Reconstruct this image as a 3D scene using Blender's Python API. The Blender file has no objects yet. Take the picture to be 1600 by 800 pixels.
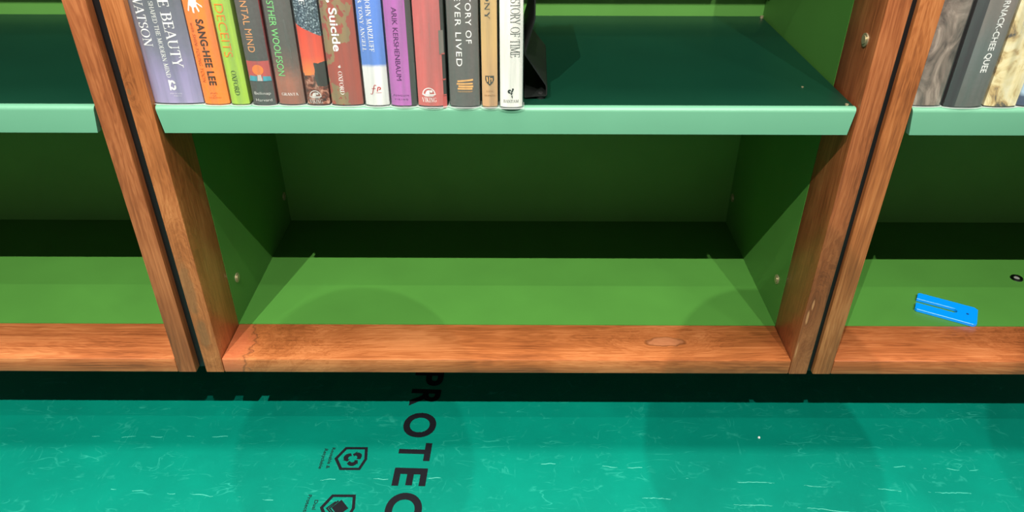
import bpy, bmesh, math, random
from mathutils import Vector, Matrix
random.seed(4)
S = bpy.context.scene
COL = S.collection
PI = math.pi
FL = 0.202            # height of the lower rail's top above the floor sheet

# ------------------------------------------------------------------ camera
cam_d = bpy.data.cameras.new('camera'); cam = bpy.data.objects.new('camera', cam_d); COL.objects.link(cam)
pit, yaw, rol = 0.57051, -0.00167, -0.00229
fwd = Vector((math.sin(yaw)*math.cos(pit), math.cos(yaw)*math.cos(pit), -math.sin(pit)))
rgt = Vector((math.cos(yaw), -math.sin(yaw), 0)); dwn = fwd.cross(rgt)
r2 = math.cos(rol)*rgt + math.sin(rol)*dwn; d2 = -math.sin(rol)*rgt + math.cos(rol)*dwn
M3 = Matrix((r2, -d2, -fwd)).transposed()
cam.matrix_world = Matrix.Translation((0.00964, -0.85985, 0.73849+FL)) @ M3.to_4x4()
cam_d.sensor_width = 36; cam_d.lens = 1164.31/1600*36; cam_d.clip_start = .01
S.camera = cam

# ------------------------------------------------------------------ world, exposure, lights
w = bpy.data.worlds.new('room_light'); S.world = w; w.use_nodes = True
w.node_tree.nodes['Background'].inputs[0].default_value = (1.0, .97, .92, 1)
w.node_tree.nodes['Background'].inputs[1].default_value = .28
S.view_settings.view_transform = 'Standard'; S.view_settings.look = 'None'
S.view_settings.exposure = 0.0; S.view_settings.gamma = 1; S.view_settings.use_curve_mapping = False
LZ = 3.6+FL
ROW1 = [(-2.1, 50, -1.2, 66), (-1.03, 740, -.68, 50), (-.11, 420, .42, 48), (.93, 360, .42, 62), (1.95, 60, 1.2, 66)]   # x, watts, aim x, beam in degrees
ROW1_Y = -2.496
ROW2 = [(-1.4, 65), (.3, 65), (1.6, 65)]
ROW2_Y = -1.72
PANEL_W = 200
LAMP_COL = (1.0, .95, .87)

# ------------------------------------------------------------------ helpers
def link(o): COL.objects.link(o); return o
def obj(name, bm, mat, parent=None, smooth=False):
    me = bpy.data.meshes.new(name)
    bmesh.ops.recalc_face_normals(bm, faces=bm.faces)
    bm.to_mesh(me); bm.free()
    if mat: me.materials.append(mat)
    if smooth:
        for f in me.polygons: f.use_smooth = True
        try: me.set_sharp_from_angle(angle=math.radians(38))
        except Exception: pass
    o = link(bpy.data.objects.new(name, me))
    if parent: o.parent = parent
    return o
def thing(name, label, cat, loc=(0, 0, 0), rot=(0, 0, 0), group=None):
    o = link(bpy.data.objects.new(name, None)); o.location = loc; o.rotation_euler = rot
    o.empty_display_size = .02
    return tag(o, label, cat, group)
def tag(o, label, cat, group=None):
    o['label'] = label; o['category'] = cat
    if group: o['group'] = group
    return o
def box(bm, x0, x1, y0, y1, z0, z1, bev=0, seg=2):
    b = bmesh.new()
    v = [b.verts.new((x, y, z)) for x in (x0, x1) for y in (y0, y1) for z in (z0, z1)]
    for f in ((0,1,3,2),(4,6,7,5),(0,4,5,1),(2,3,7,6),(0,2,6,4),(1,5,7,3)): b.faces.new([v[i] for i in f])
    bmesh.ops.recalc_face_normals(b, faces=b.faces)
    if bev: bmesh.ops.bevel(b, geom=b.edges[:], offset=bev, segments=seg, affect='EDGES', profile=.5)
    join(bm, b); return bm
def join(bm, b, mat=None):
    me = bpy.data.meshes.new('tmp'); b.to_mesh(me); b.free()
    if mat: me.transform(mat)
    bm.from_mesh(me); bpy.data.meshes.remove(me)
def mbox(*a, **k): return box(bmesh.new(), *a, **k)
def prism(bm, pts, a0, a1, axis='z'):
    """closed polygon pts extruded from a0 to a1 along axis"""
    def P(p, a): return {'z': (p[0], p[1], a), 'y': (p[0], a, p[1]), 'x': (a, p[0], p[1])}[axis]
    A = [bm.verts.new(P(p, a0)) for p in pts]; B = [bm.verts.new(P(p, a1)) for p in pts]
    n = len(pts)
    bm.faces.new(A); bm.faces.new(B[::-1])
    for i in range(n): bm.faces.new((A[i], B[i], B[(i+1) % n], A[(i+1) % n]))
    return bm
def cyl(bm, c, r, h, axis='z', n=20, r2=None):
    b = bmesh.new(); bmesh.ops.create_cone(b, cap_ends=True, segments=n, radius1=r, radius2=r if r2 is None else r2, depth=h)
    m = Matrix.Translation(c)
    if axis == 'x': m = m @ Matrix.Rotation(PI/2, 4, 'Y')
    if axis == 'y': m = m @ Matrix.Rotation(PI/2, 4, 'X')
    join(bm, b, m); return bm

# ------------------------------------------------------------------ materials
def nt(name):
    m = bpy.data.materials.new(name); m.use_nodes = True
    t = m.node_tree; return m, t, t.nodes['Principled BSDF']
def N(t, kind, **inp):
    n = t.nodes.new('ShaderNode'+kind)
    for k, v in inp.items():
        if k in n.inputs: n.inputs[k].default_value = v
        else: setattr(n, k, v)
    return n
def math_(t, op, a, b=None, c=None):
    n = t.nodes.new('ShaderNodeMath'); n.operation = op
    for i, x in enumerate((a, b, c)):
        if x is None: continue
        if hasattr(x, 'is_linked'): t.links.new(x, n.inputs[i])
        else: n.inputs[i].default_value = x
    return n.outputs[0]
def ramp(t, fac, stops, interp='LINEAR'):
    n = t.nodes.new('ShaderNodeValToRGB'); cr = n.color_ramp; cr.interpolation = interp
    while len(cr.elements) < len(stops): cr.elements.new(.5)
    for e, (p, c) in zip(cr.elements, stops): e.position = p; e.color = (*c, 1)
    t.links.new(fac, n.inputs[0]); return n.outputs[0]
def mix(t, fac, a, b, mode='MIX'):
    n = t.nodes.new('ShaderNodeMix'); n.data_type = 'RGBA'; n.blend_type = mode
    for i, x in ((0, fac), (6, a), (7, b)):
        if hasattr(x, 'is_linked'): t.links.new(x, n.inputs[i])
        elif isinstance(x, (int, float)): n.inputs[i].default_value = x
        else: n.inputs[i].default_value = (*x, 1)
    return n.outputs[2]
def bump(t, bs, h, strength, dist=.001):
    n = N(t, 'Bump', Strength=strength, Distance=dist); t.links.new(h, n.inputs['Height'])
    t.links.new(n.outputs[0], bs.inputs['Normal'])
def sc(r, g, b):   # sRGB 0-255 -> linear
    f = lambda c: (c/255/12.92) if c/255 <= .04045 else ((c/255+.055)/1.055)**2.4
    return (f(r), f(g), f(b))
def plain(name, c, rough=.5, metal=0, coat=0, coat_r=.2, spec=.5):
    m, t, bs = nt(name)
    bs.inputs['Base Color'].default_value = (*c, 1); bs.inputs['Roughness'].default_value = rough
    bs.inputs['Metallic'].default_value = metal; bs.inputs['Coat Weight'].default_value = coat
    bs.inputs['Coat Roughness'].default_value = coat_r; bs.inputs['Specular IOR Level'].default_value = spec
    return m
def painted(name, c, rough=.42, spec=.5, var=.06):
    m, t, bs = nt(name)
    tc = N(t, 'TexCoord'); n1 = N(t, 'TexNoise', Scale=9, Detail=3)
    t.links.new(tc.outputs['Object'], n1.inputs['Vector'])
    lo = tuple(x*(1-var) for x in c); hi = tuple(x*(1+var) for x in c)
    t.links.new(ramp(t, n1.outputs['Fac'], [(.3, lo), (.7, hi)]), bs.inputs['Base Color'])
    bs.inputs['Roughness'].default_value = rough; bs.inputs['Specular IOR Level'].default_value = spec
    n2 = N(t, 'TexNoise', Scale=420, Detail=2); t.links.new(tc.outputs['Object'], n2.inputs['Vector'])
    bump(t, bs, n2.outputs['Fac'], .05, .0004)
    return m
def wood(name, axis, dark, mid, light, knots=(), off=(0, 0, 0), scale=1., rough=.38):
    """axis: grain direction 0/2. knots: (centre, radius along grain, radius across, kind)"""
    m, t, bs = nt(name)
    tc = N(t, 'TexCoord')
    base = tc.outputs['Object']
    add = N(t, 'VectorMath', operation='ADD'); t.links.new(base, add.inputs[0]); add.inputs[1].default_value = off
    vec = add.outputs[0]; ktot = None; kdark = None; kpale = None; tints = []
    for (c, ra, rc, kind) in knots:
        sub = N(t, 'VectorMath', operation='SUBTRACT'); t.links.new(base, sub.inputs[0]); sub.inputs[1].default_value = c
        mul = N(t, 'VectorMath', operation='MULTIPLY'); t.links.new(sub.outputs[0], mul.inputs[0])
        s = [1/rc]*3; s[axis] = 1/ra; mul.inputs[1].default_value = s
        nz = N(t, 'TexNoise', Scale=70, Detail=3); t.links.new(base, nz.inputs['Vector'])
        ln = N(t, 'VectorMath', operation='LENGTH'); t.links.new(mul.outputs[0], ln.inputs[0])
        d = math_(t, 'ADD', ln.outputs['Value'], math_(t, 'MULTIPLY', math_(t, 'SUBTRACT', nz.outputs['Fac'], .5), .9))
        k = math_(t, 'DIVIDE', 1, math_(t, 'ADD', 1, math_(t, 'POWER', math_(t, 'MULTIPLY', math_(t, 'MAXIMUM', d, 0), .55), 2.4)))
        ktot = k if ktot is None else math_(t, 'ADD', ktot, k)
        soft = math_(t, 'MINIMUM', math_(t, 'MAXIMUM', math_(t, 'MULTIPLY', math_(t, 'SUBTRACT', 1.15, d), 2.2), 0), 1)
        if kind == 2: tints.append((math_(t, 'MULTIPLY', soft, .5), sc(112, 84, 56)))
        if kind == 3: tints.append((math_(t, 'MULTIPLY', soft, .6), sc(224, 160, 112)))
        if kind == 4: tints.append((math_(t, 'MULTIPLY', soft, .55), sc(176, 92, 62)))
        if kind == 4:
            crack = math_(t, 'MULTIPLY', math_(t, 'MAXIMUM', math_(t, 'SUBTRACT', 1, math_(t, 'MULTIPLY', math_(t, 'ABSOLUTE', math_(t, 'SUBTRACT', d, 1.02)), 10)), 0), .6)
            tints.append((crack, sc(70, 42, 30)))
        if kind != 1: continue
        ring = math_(t, 'SUBTRACT', 1, math_(t, 'MULTIPLY', math_(t, 'ABSOLUTE', math_(t, 'SUBTRACT', d, 1)), 4.5))
        ring = math_(t, 'MULTIPLY', math_(t, 'MAXIMUM', ring, 0), .6)
        kdark = ring if kdark is None else math_(t, 'MAXIMUM', kdark, ring)
        ins = math_(t, 'MULTIPLY', math_(t, 'LESS_THAN', d, .95), .55)
        kpale = ins if kpale is None else math_(t, 'MAXIMUM', kpale, ins)
    mp = N(t, 'Mapping'); s = [scale]*3; s[axis] = .085*scale; mp.inputs['Scale'].default_value = s
    t.links.new(vec, mp.inputs['Vector'])
    v2 = mp.outputs[0]
    if ktot is not None:
        comb = N(t, 'CombineXYZ')
        o = [i for i in range(3) if i != axis]
        kk = math_(t, 'MULTIPLY', ktot, .05)
        t.links.new(kk, comb.inputs[o[0]]); t.links.new(kk, comb.inputs[o[1]])
        a2 = N(t, 'VectorMath', operation='ADD'); t.links.new(v2, a2.inputs[0]); t.links.new(comb.outputs[0], a2.inputs[1]); v2 = a2.outputs[0]
    n1 = N(t, 'TexNoise', Scale=30, Detail=5, Roughness=.6, Distortion=.5); t.links.new(v2, n1.inputs['Vector'])
    mp2 = N(t, 'Mapping'); s2 = [scale]*3; s2[axis] = .022*scale; mp2.inputs['Scale'].default_value = s2; t.links.new(vec, mp2.inputs['Vector'])
    n2 = N(t, 'TexNoise', Scale=330, Detail=3, Roughness=.6, Distortion=.3); t.links.new(mp2.outputs[0], n2.inputs['Vector'])
    n3 = N(t, 'TexNoise', Scale=6, Detail=2); t.links.new(vec, n3.inputs['Vector'])
    wv = math_(t, 'SINE', math_(t, 'MULTIPLY', n1.outputs['Fac'], 85))
    f = math_(t, 'ADD', math_(t, 'MULTIPLY', n1.outputs['Fac'], .45), math_(t, 'MULTIPLY', n3.outputs['Fac'], .55))
    f = math_(t, 'ADD', f, math_(t, 'MULTIPLY', wv, .05))
    f = math_(t, 'ADD', f, math_(t, 'MULTIPLY', math_(t, 'SUBTRACT', n2.outputs['Fac'], .5), .42))
    col = ramp(t, f, [(.27, dark), (.5, mid), (.73, light)])
    if kdark is not None:
        col = mix(t, kpale, col, tuple(.6*a+.4*b for a, b in zip(mid, (.42, .22, .14))))
        col = mix(t, kdark, col, tuple(x*.45 for x in dark))
    for f_, c_ in tints: col = mix(t, f_, col, c_)
    t.links.new(col, bs.inputs['Base Color'])
    bs.inputs['Roughness'].default_value = rough
    bump(t, bs, n2.outputs['Fac'], .25, .0005)
    return m

WD, WM, WL = sc(118, 62, 30), sc(168, 97, 52), sc(204, 132, 80)
RD, RM, RL = sc(102, 50, 26), sc(152, 84, 47), sc(188, 115, 70)
green = painted('green_paint', sc(71, 127, 51), .5, .4)
green_back = painted('green_back_paint', sc(84, 140, 62), .55, .3)
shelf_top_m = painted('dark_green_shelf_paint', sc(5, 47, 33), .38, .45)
shelf_edge_m = painted('mint_shelf_edge_paint', sc(95, 151, 122), .42, .5, .03)
black_rub = plain('black_rubber', (.006, .006, .007), .35)
screw_m = plain('brass_screw', (.5, .42, .26), .42, .7)

# ------------------------------------------------------------------ setting
def structure(name, bm, mat):
    o = obj(name, bm, mat); o['kind'] = 'structure'; return o
structure('floor', mbox(-5, 5, -5, .75, -.06, -.003), plain('grey_concrete', (.22, .22, .21), .8))
structure('wall_back', mbox(-5, 5, .62, .75, -.003, LZ+.3), plain('white_wall_paint', (.5, .5, .48), .8))
structure('ceiling', mbox(-5, 5, -5, .75, LZ+.3, LZ+.4), plain('white_ceiling_paint', (.5, .5, .48), .9))

# teal floor protection sheet
def sheet_mat():
    m, t, bs = nt('teal_plastic_sheet')
    tc = N(t, 'TexCoord'); base = tc.outputs['Object']
    c0 = sc(0, 109, 93); c1 = sc(0, 118, 100); pale = sc(50, 160, 142)
    big = N(t, 'TexNoise', Scale=7, Detail=5, Roughness=.6); t.links.new(base, big.inputs['Vector'])
    col = ramp(t, big.outputs['Fac'], [(.35, c0), (.65, c1)])
    # short scuffs: thin ridges of a warped noise kept only in scattered patches
    def scuffs(sx, sy, sc_, width, seed, patch, amount):
        mp = N(t, 'Mapping'); mp.inputs['Scale'].default_value = (sx, sy, 1); mp.inputs['Location'].default_value = (seed, seed*.7, 0)
        mp.inputs['Rotation'].default_value = (0, 0, .03)
        t.links.new(base, mp.inputs['Vector'])
        n = N(t, 'TexNoise', Scale=sc_, Detail=2.5, Roughness=.55, Distortion=.5); t.links.new(mp.outputs[0], n.inputs['Vector'])
        r = math_(t, 'SUBTRACT', 1, math_(t, 'DIVIDE', math_(t, 'ABSOLUTE', math_(t, 'SUBTRACT', n.outputs['Fac'], .5)), width))
        r = math_(t, 'MAXIMUM', r, 0)
        p = N(t, 'TexNoise', Scale=patch, Detail=3, Roughness=.65); 
        mq = N(t, 'Mapping'); mq.inputs['Location'].default_value = (seed*3.1, seed, 4); mq.inputs['Scale'].default_value = (.7, 1.1, 1)
        t.links.new(base, mq.inputs['Vector']); t.links.new(mq.outputs[0], p.inputs['Vector'])
        k = N(t, 'MapRange'); k.inputs['From Min'].default_value = .52; k.inputs['From Max'].default_value = .66
        t.links.new(p.outputs['Fac'], k.inputs['Value'])
        return math_(t, 'MULTIPLY', math_(t, 'MULTIPLY', r, k.outputs[0]), amount)
    a = scuffs(1, 3.2, 9, .012, 1.7, 17, .5)
    b = scuffs(1, 2.4, 16, .02, 5.3, 30, .36)
    c = scuffs(2.2, 1, 12, .018, 8.9, 26, .3)
    tot = math_(t, 'MINIMUM', math_(t, 'ADD', math_(t, 'ADD', a, b), c), .75)
    col = mix(t, tot, col, pale)
    haze = N(t, 'TexNoise', Scale=24, Detail=5, Roughness=.7); t.links.new(base, haze.inputs['Vector'])
    hz = N(t, 'MapRange'); hz.inputs['From Min'].default_value = .6; hz.inputs['From Max'].default_value = .8; hz.inputs['To Max'].default_value = .3
    t.links.new(haze.outputs['Fac'], hz.inputs['Value'])
    col = mix(t, hz.outputs[0], col, sc(16, 132, 113))
    t.links.new(col, bs.inputs['Base Color'])
    bs.inputs['Roughness'].default_value = .5; bs.inputs['Specular IOR Level'].default_value = .12
    bump(t, bs, tot, .2, .0008)
    return m
sheet = tag(obj('protective_sheet', mbox(-2.4, 2.4, -2.2, .55, -.003, 0), sheet_mat()),
            'teal plastic floor protection sheet with black print and pale scuffs', 'floor sheet')
ink = plain('black_ink', (.006, .006, .009), .6, spec=.15)
sheet_pale = plain('pale_crease', sc(52, 158, 140), .5)

# ------------------------------------------------------------------ lettering
_fc = {}
def sans(text, bold=0., shear=0., spacing=1.):
    """flat text from Blender's built-in font: (verts2d, faces, width) with cap height 1"""
    key = (text, bold, shear, spacing)
    if key in _fc: return _fc[key]
    cu = bpy.data.curves.new('txt', 'FONT'); cu.body = text; cu.size = 1; cu.offset = bold; cu.shear = shear
    cu.space_character = spacing; cu.resolution_u = 8; cu.fill_mode = 'FRONT'
    o = bpy.data.objects.new('txt', cu); COL.objects.link(o)
    dg = bpy.context.evaluated_depsgraph_get(); dg.update()
    me = bpy.data.meshes.new_from_object(o.evaluated_get(dg))
    vs = [(v.co.x, v.co.y) for v in me.vertices]; fs = [tuple(p.vertices) for p in me.polygons]
    bpy.data.objects.remove(o); bpy.data.curves.remove(cu); bpy.data.meshes.remove(me)
    CAP = .729
    x0 = min(v[0] for v in vs); vs = [((x-x0)/CAP, y/CAP) for x, y in vs]
    _fc[key] = (vs, fs, max(v[0] for v in vs)); return _fc[key]
TK, TN = .135, .05
GL = {
 'A': (.74, [('l', .07, 0, .37, 1, 0), ('l', .37, 1, .67, 0, 1), ('l', .17, .34, .57, .34, 0)], [(.07, 0), (.67, 0)]),
 'B': (.64, [('l', .14, 0, .14, 1, 1), ('l', .1, .97, .32, .97, 0), ('l', .14, .52, .32, .52, 0), ('l', .1, .03, .34, .03, 0), ('a', .32, .745, .2, .225, -90, 90), ('a', .34, .275, .24, .245, -90, 90)], [(.08, 0), (.08, 1)]),
 'C': (.74, [('a', .42, .5, .35, .48, 45, 315), ('l', .67, .78, .67, 1, 0)], []),
 'D': (.78, [('l', .14, 0, .14, 1, 1), ('l', .1, .97, .36, .97, 0), ('l', .1, .03, .36, .03, 0), ('a', .36, .5, .36, .47, -90, 90)], [(.08, 0), (.08, 1)]),
 'E': (.62, [('l', .14, 0, .14, 1, 1), ('l', .08, .97, .54, .97, 0), ('l', .14, .51, .44, .51, 0), ('l', .08, .03, .56, .03, 0), ('l', .53, .97, .53, .78, 0), ('l', .56, .03, .56, .23, 0), ('l', .43, .62, .43, .4, 0)], [(.08, 0), (.08, 1)]),
 'F': (.58, [('l', .14, 0, .14, 1, 1), ('l', .08, .97, .53, .97, 0), ('l', .14, .5, .42, .5, 0), ('l', .53, .97, .53, .76, 0), ('l', .42, .61, .42, .39, 0)], [(.14, 0), (.08, 1)]),
 'G': (.78, [('a', .42, .5, .35, .48, 45, 330), ('l', .67, .78, .67, 1, 0), ('l', .68, .08, .68, .42, 1), ('l', .55, .42, .78, .42, 0)], []),
 'H': (.8, [('l', .14, 0, .14, 1, 1), ('l', .66, 0, .66, 1, 1), ('l', .14, .5, .66, .5, 0)], [(.14, 0), (.14, 1), (.66, 0), (.66, 1)]),
 'I': (.36, [('l', .18, 0, .18, 1, 1)], [(.18, 0), (.18, 1)]),
 'J': (.4, [('l', .22, .1, .22, 1, 1), ('a', .08, .05, .14, .2, -90, 0)], [(.22, 1)]),
 'K': (.74, [('l', .14, 0, .14, 1, 1), ('l', .2, .45, .6, 1, 0), ('l', .3, .56, .66, 0, 1)], [(.14, 0), (.14, 1), (.62, 1), (.66, 0)]),
 'L': (.6, [('l', .14, 0, .14, 1, 1), ('l', .08, .03, .54, .03, 0), ('l', .55, .03, .55, .25, 0)], [(.08, 0), (.14, 1)]),
 'M': (.94, [('l', .12, 0, .16, 1, 0), ('l', .16, 1, .46, .05, 1), ('l', .46, .05, .78, 1, 0), ('l', .8, 0, .78, 1, 1)], [(.12, 0), (.8, 0), (.12, 1), (.82, 1)]),
 'N': (.8, [('l', .14, 0, .14, 1, 0), ('l', .12, 1, .66, 0, 1), ('l', .66, 0, .66, 1, 0)], [(.14, 0), (.1, 1), (.66, 1)]),
 'O': (.82, [('a', .41, .5, .35, .48, 0, 360)], []),
 'P': (.6, [('l', .14, 0, .14, 1, 1), ('l', .08, .97, .32, .97, 0), ('l', .14, .45, .32, .45, 0), ('a', .32, .71, .22, .26, -90, 90)], [(.14, 0), (.08, 1)]),
 'R': (.7, [('l', .14, 0, .14, 1, 1), ('l', .08, .97, .32, .97, 0), ('l', .14, .49, .32, .49, 0), ('a', .32, .73, .21, .24, -90, 90), ('l', .34, .49, .64, 0, 1)], [(.14, 0), (.08, 1), (.64, 0)]),
 'S': (.54, [('a', .27, .74, .19, .24, 40, 270), ('a', .27, .26, .21, .24, -140, 90), ('l', .45, .76, .45, 1, 0), ('l', .07, 0, .07, .24, 0)], []),
 'T': (.66, [('l', .33, 0, .33, 1, 1), ('l', .05, .97, .61, .97, 0), ('l', .05, .97, .05, .76, 0), ('l', .61, .97, .61, .76, 0)], [(.33, 0)]),
 'U': (.78, [('l', .15, .3, .15, 1, 1), ('l', .64, .3, .64, 1, 0), ('a', .395, .3, .245, .28, 180, 360)], [(.15, 1), (.64, 1)]),
 'V': (.74, [('l', .08, 1, .38, 0, 1), ('l', .38, 0, .66, 1, 0)], [(.08, 1), (.66, 1)]),
 'W': (1.04, [('l', .08, 1, .34, 0, 1), ('l', .34, 0, .55, 1, 0), ('l', .52, 1, .76, 0, 1), ('l', .76, 0, .98, 1, 0)], [(.08, 1), (.53, 1), (.98, 1)]),
 'X': (.74, [('l', .1, 1, .64, 0, 1), ('l', .62, 1, .1, 0, 0)], [(.1, 0), (.64, 0), (.1, 1), (.62, 1)]),
 'Y': (.72, [('l', .08, 1, .36, .45, 1), ('l', .36, .45, .64, 1, 0), ('l', .36, 0, .36, .46, 1)], [(.08, 1), (.64, 1), (.36, 0)]),
 'Z': (.64, [('l', .08, .97, .56, .97, 0), ('l', .54, 1, .1, 0, 1), ('l', .08, .03, .58, .03, 0), ('l', .08, .97, .08, .78, 0), ('l', .58, .03, .58, .24, 0)], []),
 '&': (.8, [('a', .32, .76, .17, .22, -60, 240), ('a', .3, .26, .24, .25, 60, 330), ('l', .24, .62, .72, 0, 1), ('l', .5, .1, .68, .46, 0)], []),
 ' ': (.3, [], []), ',': (.28, [('l', .14, .1, .08, -.14, 1)], []), '.': (.26, [('l', .12, 0, .12, .12, 1)], []),
}
def serif(text, spacing=.06, tk=TK, tn=TN):
    vs, fs, x = [], [], 0.
    def quad(a, b, c, d):
        i = len(vs); vs.extend((a, b, c, d)); fs.append((i, i+1, i+2, i+3))
    for ch in text:
        w_, st, sf = GL[ch]
        for s in st:
            if s[0] == 'l':
                _, x0, y0, x1, y1, k = s; h = (tk if k else tn)/2
                L = math.hypot(x1-x0, y1-y0); nx, ny = -(y1-y0)/L*h, (x1-x0)/L*h
                quad((x+x0+nx, y0+ny), (x+x0-nx, y0-ny), (x+x1-nx, y1-ny), (x+x1+nx, y1+ny))
            else:
                _, cx, cy, rx, ry, a0, a1 = s; n = max(4, int(abs(a1-a0)/18)); P = []
                for i in range(n+1):
                    a = math.radians(a0+(a1-a0)*i/n); h = (tn+(tk-tn)*abs(math.cos(a))**1.4)/2
                    P.append(((x+cx+(rx+h)*math.cos(a), cy+(ry+h*.7)*math.sin(a)), (x+cx+(rx-h)*math.cos(a), cy+(ry-h*.7)*math.sin(a))))
                for i in range(n): quad(P[i][0], P[i][1], P[i+1][1], P[i+1][0])
        for sx, sy in sf:
            y = .02 if sy == 0 else .98
            quad((x+sx-.13, y-.022), (x+sx+.13, y-.022), (x+sx+.13, y+.022), (x+sx-.13, y+.022))
        x += w_+spacing
    return vs, fs, x-spacing
def flat_bm(T, fn, cuts=()):
    """T=(verts,faces,w); fn maps the flat 2-d letter space to 3-d; cuts: x positions where the faces are split so that they follow a curve"""
    bm = bmesh.new(); vv = [bm.verts.new((x, y, 0)) for x, y in T[0]]
    for f in T[1]:
        try: bm.faces.new([vv[i] for i in f])
        except ValueError: pass
    for (co, no) in cuts:
        bmesh.ops.bisect_plane(bm, geom=bm.verts[:]+bm.edges[:]+bm.faces[:], plane_co=co, plane_no=no)
    for v in bm.verts: v.co = fn(v.co.x, v.co.y)
    return bm
def poly(*loops):
    vs, fs = [], []
    for L in loops:
        i = len(vs); vs.extend(L); fs.append(tuple(range(i, i+len(L))))
    return vs, fs, 1
def ring_pts(cx, cy, r0, r1, a0, a1, n=16):
    out = []
    for i in range(n):
        a, b = (math.radians(a0+(a1-a0)*k/n) for k in (i, i+1))
        out.append([(cx+r1*math.cos(a), cy+r1*math.sin(a)), (cx+r1*math.cos(b), cy+r1*math.sin(b)), (cx+r0*math.cos(b), cy+r0*math.sin(b)), (cx+r0*math.cos(a), cy+r0*math.sin(a))])
    return out
def disc(cx, cy, rx, ry=None, n=20, a0=0, a1=360):
    ry = ry or rx
    return [(cx+rx*math.cos(math.radians(a0+(a1-a0)*i/n)), cy+ry*math.sin(math.radians(a0+(a1-a0)*i/n))) for i in range(n+(a1-a0 < 360))]

# ------------------------------------------------------------------ print on the sheet
def on_sheet(ox, oy, ang, sx, sy):
    ca, sa = math.cos(ang), math.sin(ang)
    return lambda x, y: Vector((ox+ca*x*sx-sa*y*sy, oy+sa*x*sx+ca*y*sy, .0004))
# letters run towards the camera (-Y), their tops towards +X; the word drifts a little to -X
ANG = math.atan2(-1, -.035)
letters = [('P', .2045, .1640), ('R', .1545, .1115), ('O', .0945, .0365), ('T', .0245, -.0145), ('E', -.0300, -.0665), ('C', -.0795, -.134), ('T', -.142, -.181), ('I', -.193, -.205), ('O', -.217, -.275), ('N', -.288, -.338)]
for ch, y0, y1 in letters:
    T = sans(ch, .03); ys = [v[1] for v in T[0]]; lo, hi = min(ys), max(ys)
    xb = -.1745 - .035*(.11-(y0+y1)/2)
    T2 = ([(x/T[2], (y-lo)/(hi-lo)) for x, y in T[0]], T[1], 1)
    ex = .0015 if ch in 'OC' else 0
    obj('printed_letter', flat_bm(T2, on_sheet(xb-ex, y0, ANG, y0-y1, .0535+2*ex)), ink, sheet)
def shield(ox, oy, inner):
    # outline in (a along -Y, b along +X) mm
    out = [(0, 13), (0, 50), (26, 54), (49, 47), (49, 14), (25, 0)]
    cx, cy = 25, 29
    inn = [(cx+(a-cx)*.80, cy+(b-cy)*.81) for a, b in out]
    loops = []
    for i in range(6):
        j = (i+1) % 6; loops.append([out[i], out[j], inn[j], inn[i]])
    f = lambda x, y: Vector((ox+(y-.0)*.001-x*.001*.035, oy-x*.001, .0004))
    obj('printed_emblem', flat_bm(poly(*(loops+inner)), f), ink, sheet)
# three chasing arrows
arrows = []
def arrow_pt(r, deg):
    q = math.radians(deg); r *= 1+.14*math.cos(3*(q-math.radians(10))); return (25+r*math.cos(q), 30+r*math.sin(q))
for k in range(3):
    c0 = 10+120*k
    for i in range(6):
        p, q = c0-46+i*13, c0-33+i*13
        arrows.append([arrow_pt(7.0, p), arrow_pt(14.0, p), arrow_pt(14.0, q), arrow_pt(7.0, q)])
    arrows.append([arrow_pt(4.6, c0+32), arrow_pt(16.6, c0+32), arrow_pt(11, c0+60)])
shield(-.2815, .0135, arrows)
dia = [[(10, 30), (26, 44), (40, 31), (25, 18)], [(11.5, 24.5), (26, 13.5), (38, 25), (36, 26), (26, 16.5), (12.5, 27)], [(13, 21), (26, 9.5), (38, 21), (36, 22), (26, 12.5), (14, 22.5)]]
shield(-.284, -.0842, dia)
def small_print(s, x, y0, y1, h):
    T = sans(s, .012); 
    obj('printed_lettering', flat_bm((T[0], T[1], T[2]), on_sheet(x, y0, ANG, (y0-y1)/T[2], h)), ink, sheet)
small_print('Reusable &', -.2905, .0120, -.0325, .0058)
small_print('Recyclable', -.3025, .0095, -.0330, .0058)
small_print('Dual', -.2955, -.0950, -.1130, .0058)
small_print('Protection', -.3075, -.0850, -.1290, .0058)
# creases pressed into the sheet: low wavy ridges
CB = bmesh.new()
def crease(x0, x1, y, dy, n, amp):
    bm = CB; prev = None; ph = random.random()*6
    for i in range(n+1):
        t = i/n; x = x0+(x1-x0)*t; yy = y+dy*t+amp*(math.sin(t*23+ph)+.6*math.sin(t*51+2*ph))+random.uniform(-amp, amp)*.6
        k = math.sin(t*31+ph)+.8*math.sin(t*13+3*ph)+random.uniform(-.5, .5)
        if k < .1: prev = None; continue
        hw = .0007*min(1, k)
        cur = [bm.verts.new((x, yy-hw, .0001)), bm.verts.new((x, yy, .0001+.4*hw)), bm.verts.new((x, yy+hw, .0001))]
        if prev: bm.faces.new((prev[0], cur[0], cur[1], prev[1])); bm.faces.new((prev[1], cur[1], cur[2], prev[2]))
        prev = cur
crease(.28, .80, -.050, -.034, 150, .0011); crease(.18, .84, -.086, -.050, 190, .0011)
crease(.02, .26, -.018, -.014, 60, .0009); crease(-.72, -.46, .035, .001, 60, .0008)
crease(.60, .80, -.022, -.012, 50, .001); crease(-.30, -.10, -.055, .004, 50, .0008); crease(-.62, -.36, -.075, -.02, 60, .001)
obj('creases', CB, sheet_pale, sheet, True)['kind'] = 'stuff'
tag(obj('paper_crumb', cyl(bmesh.new(), (.4275, .0379, .0012), .0022, .0018, 'z', 7, .0014), plain('white_paper', (.8, .8, .78), .7)),
    'tiny white crumb lying alone on the teal floor sheet', 'crumb')

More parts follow.
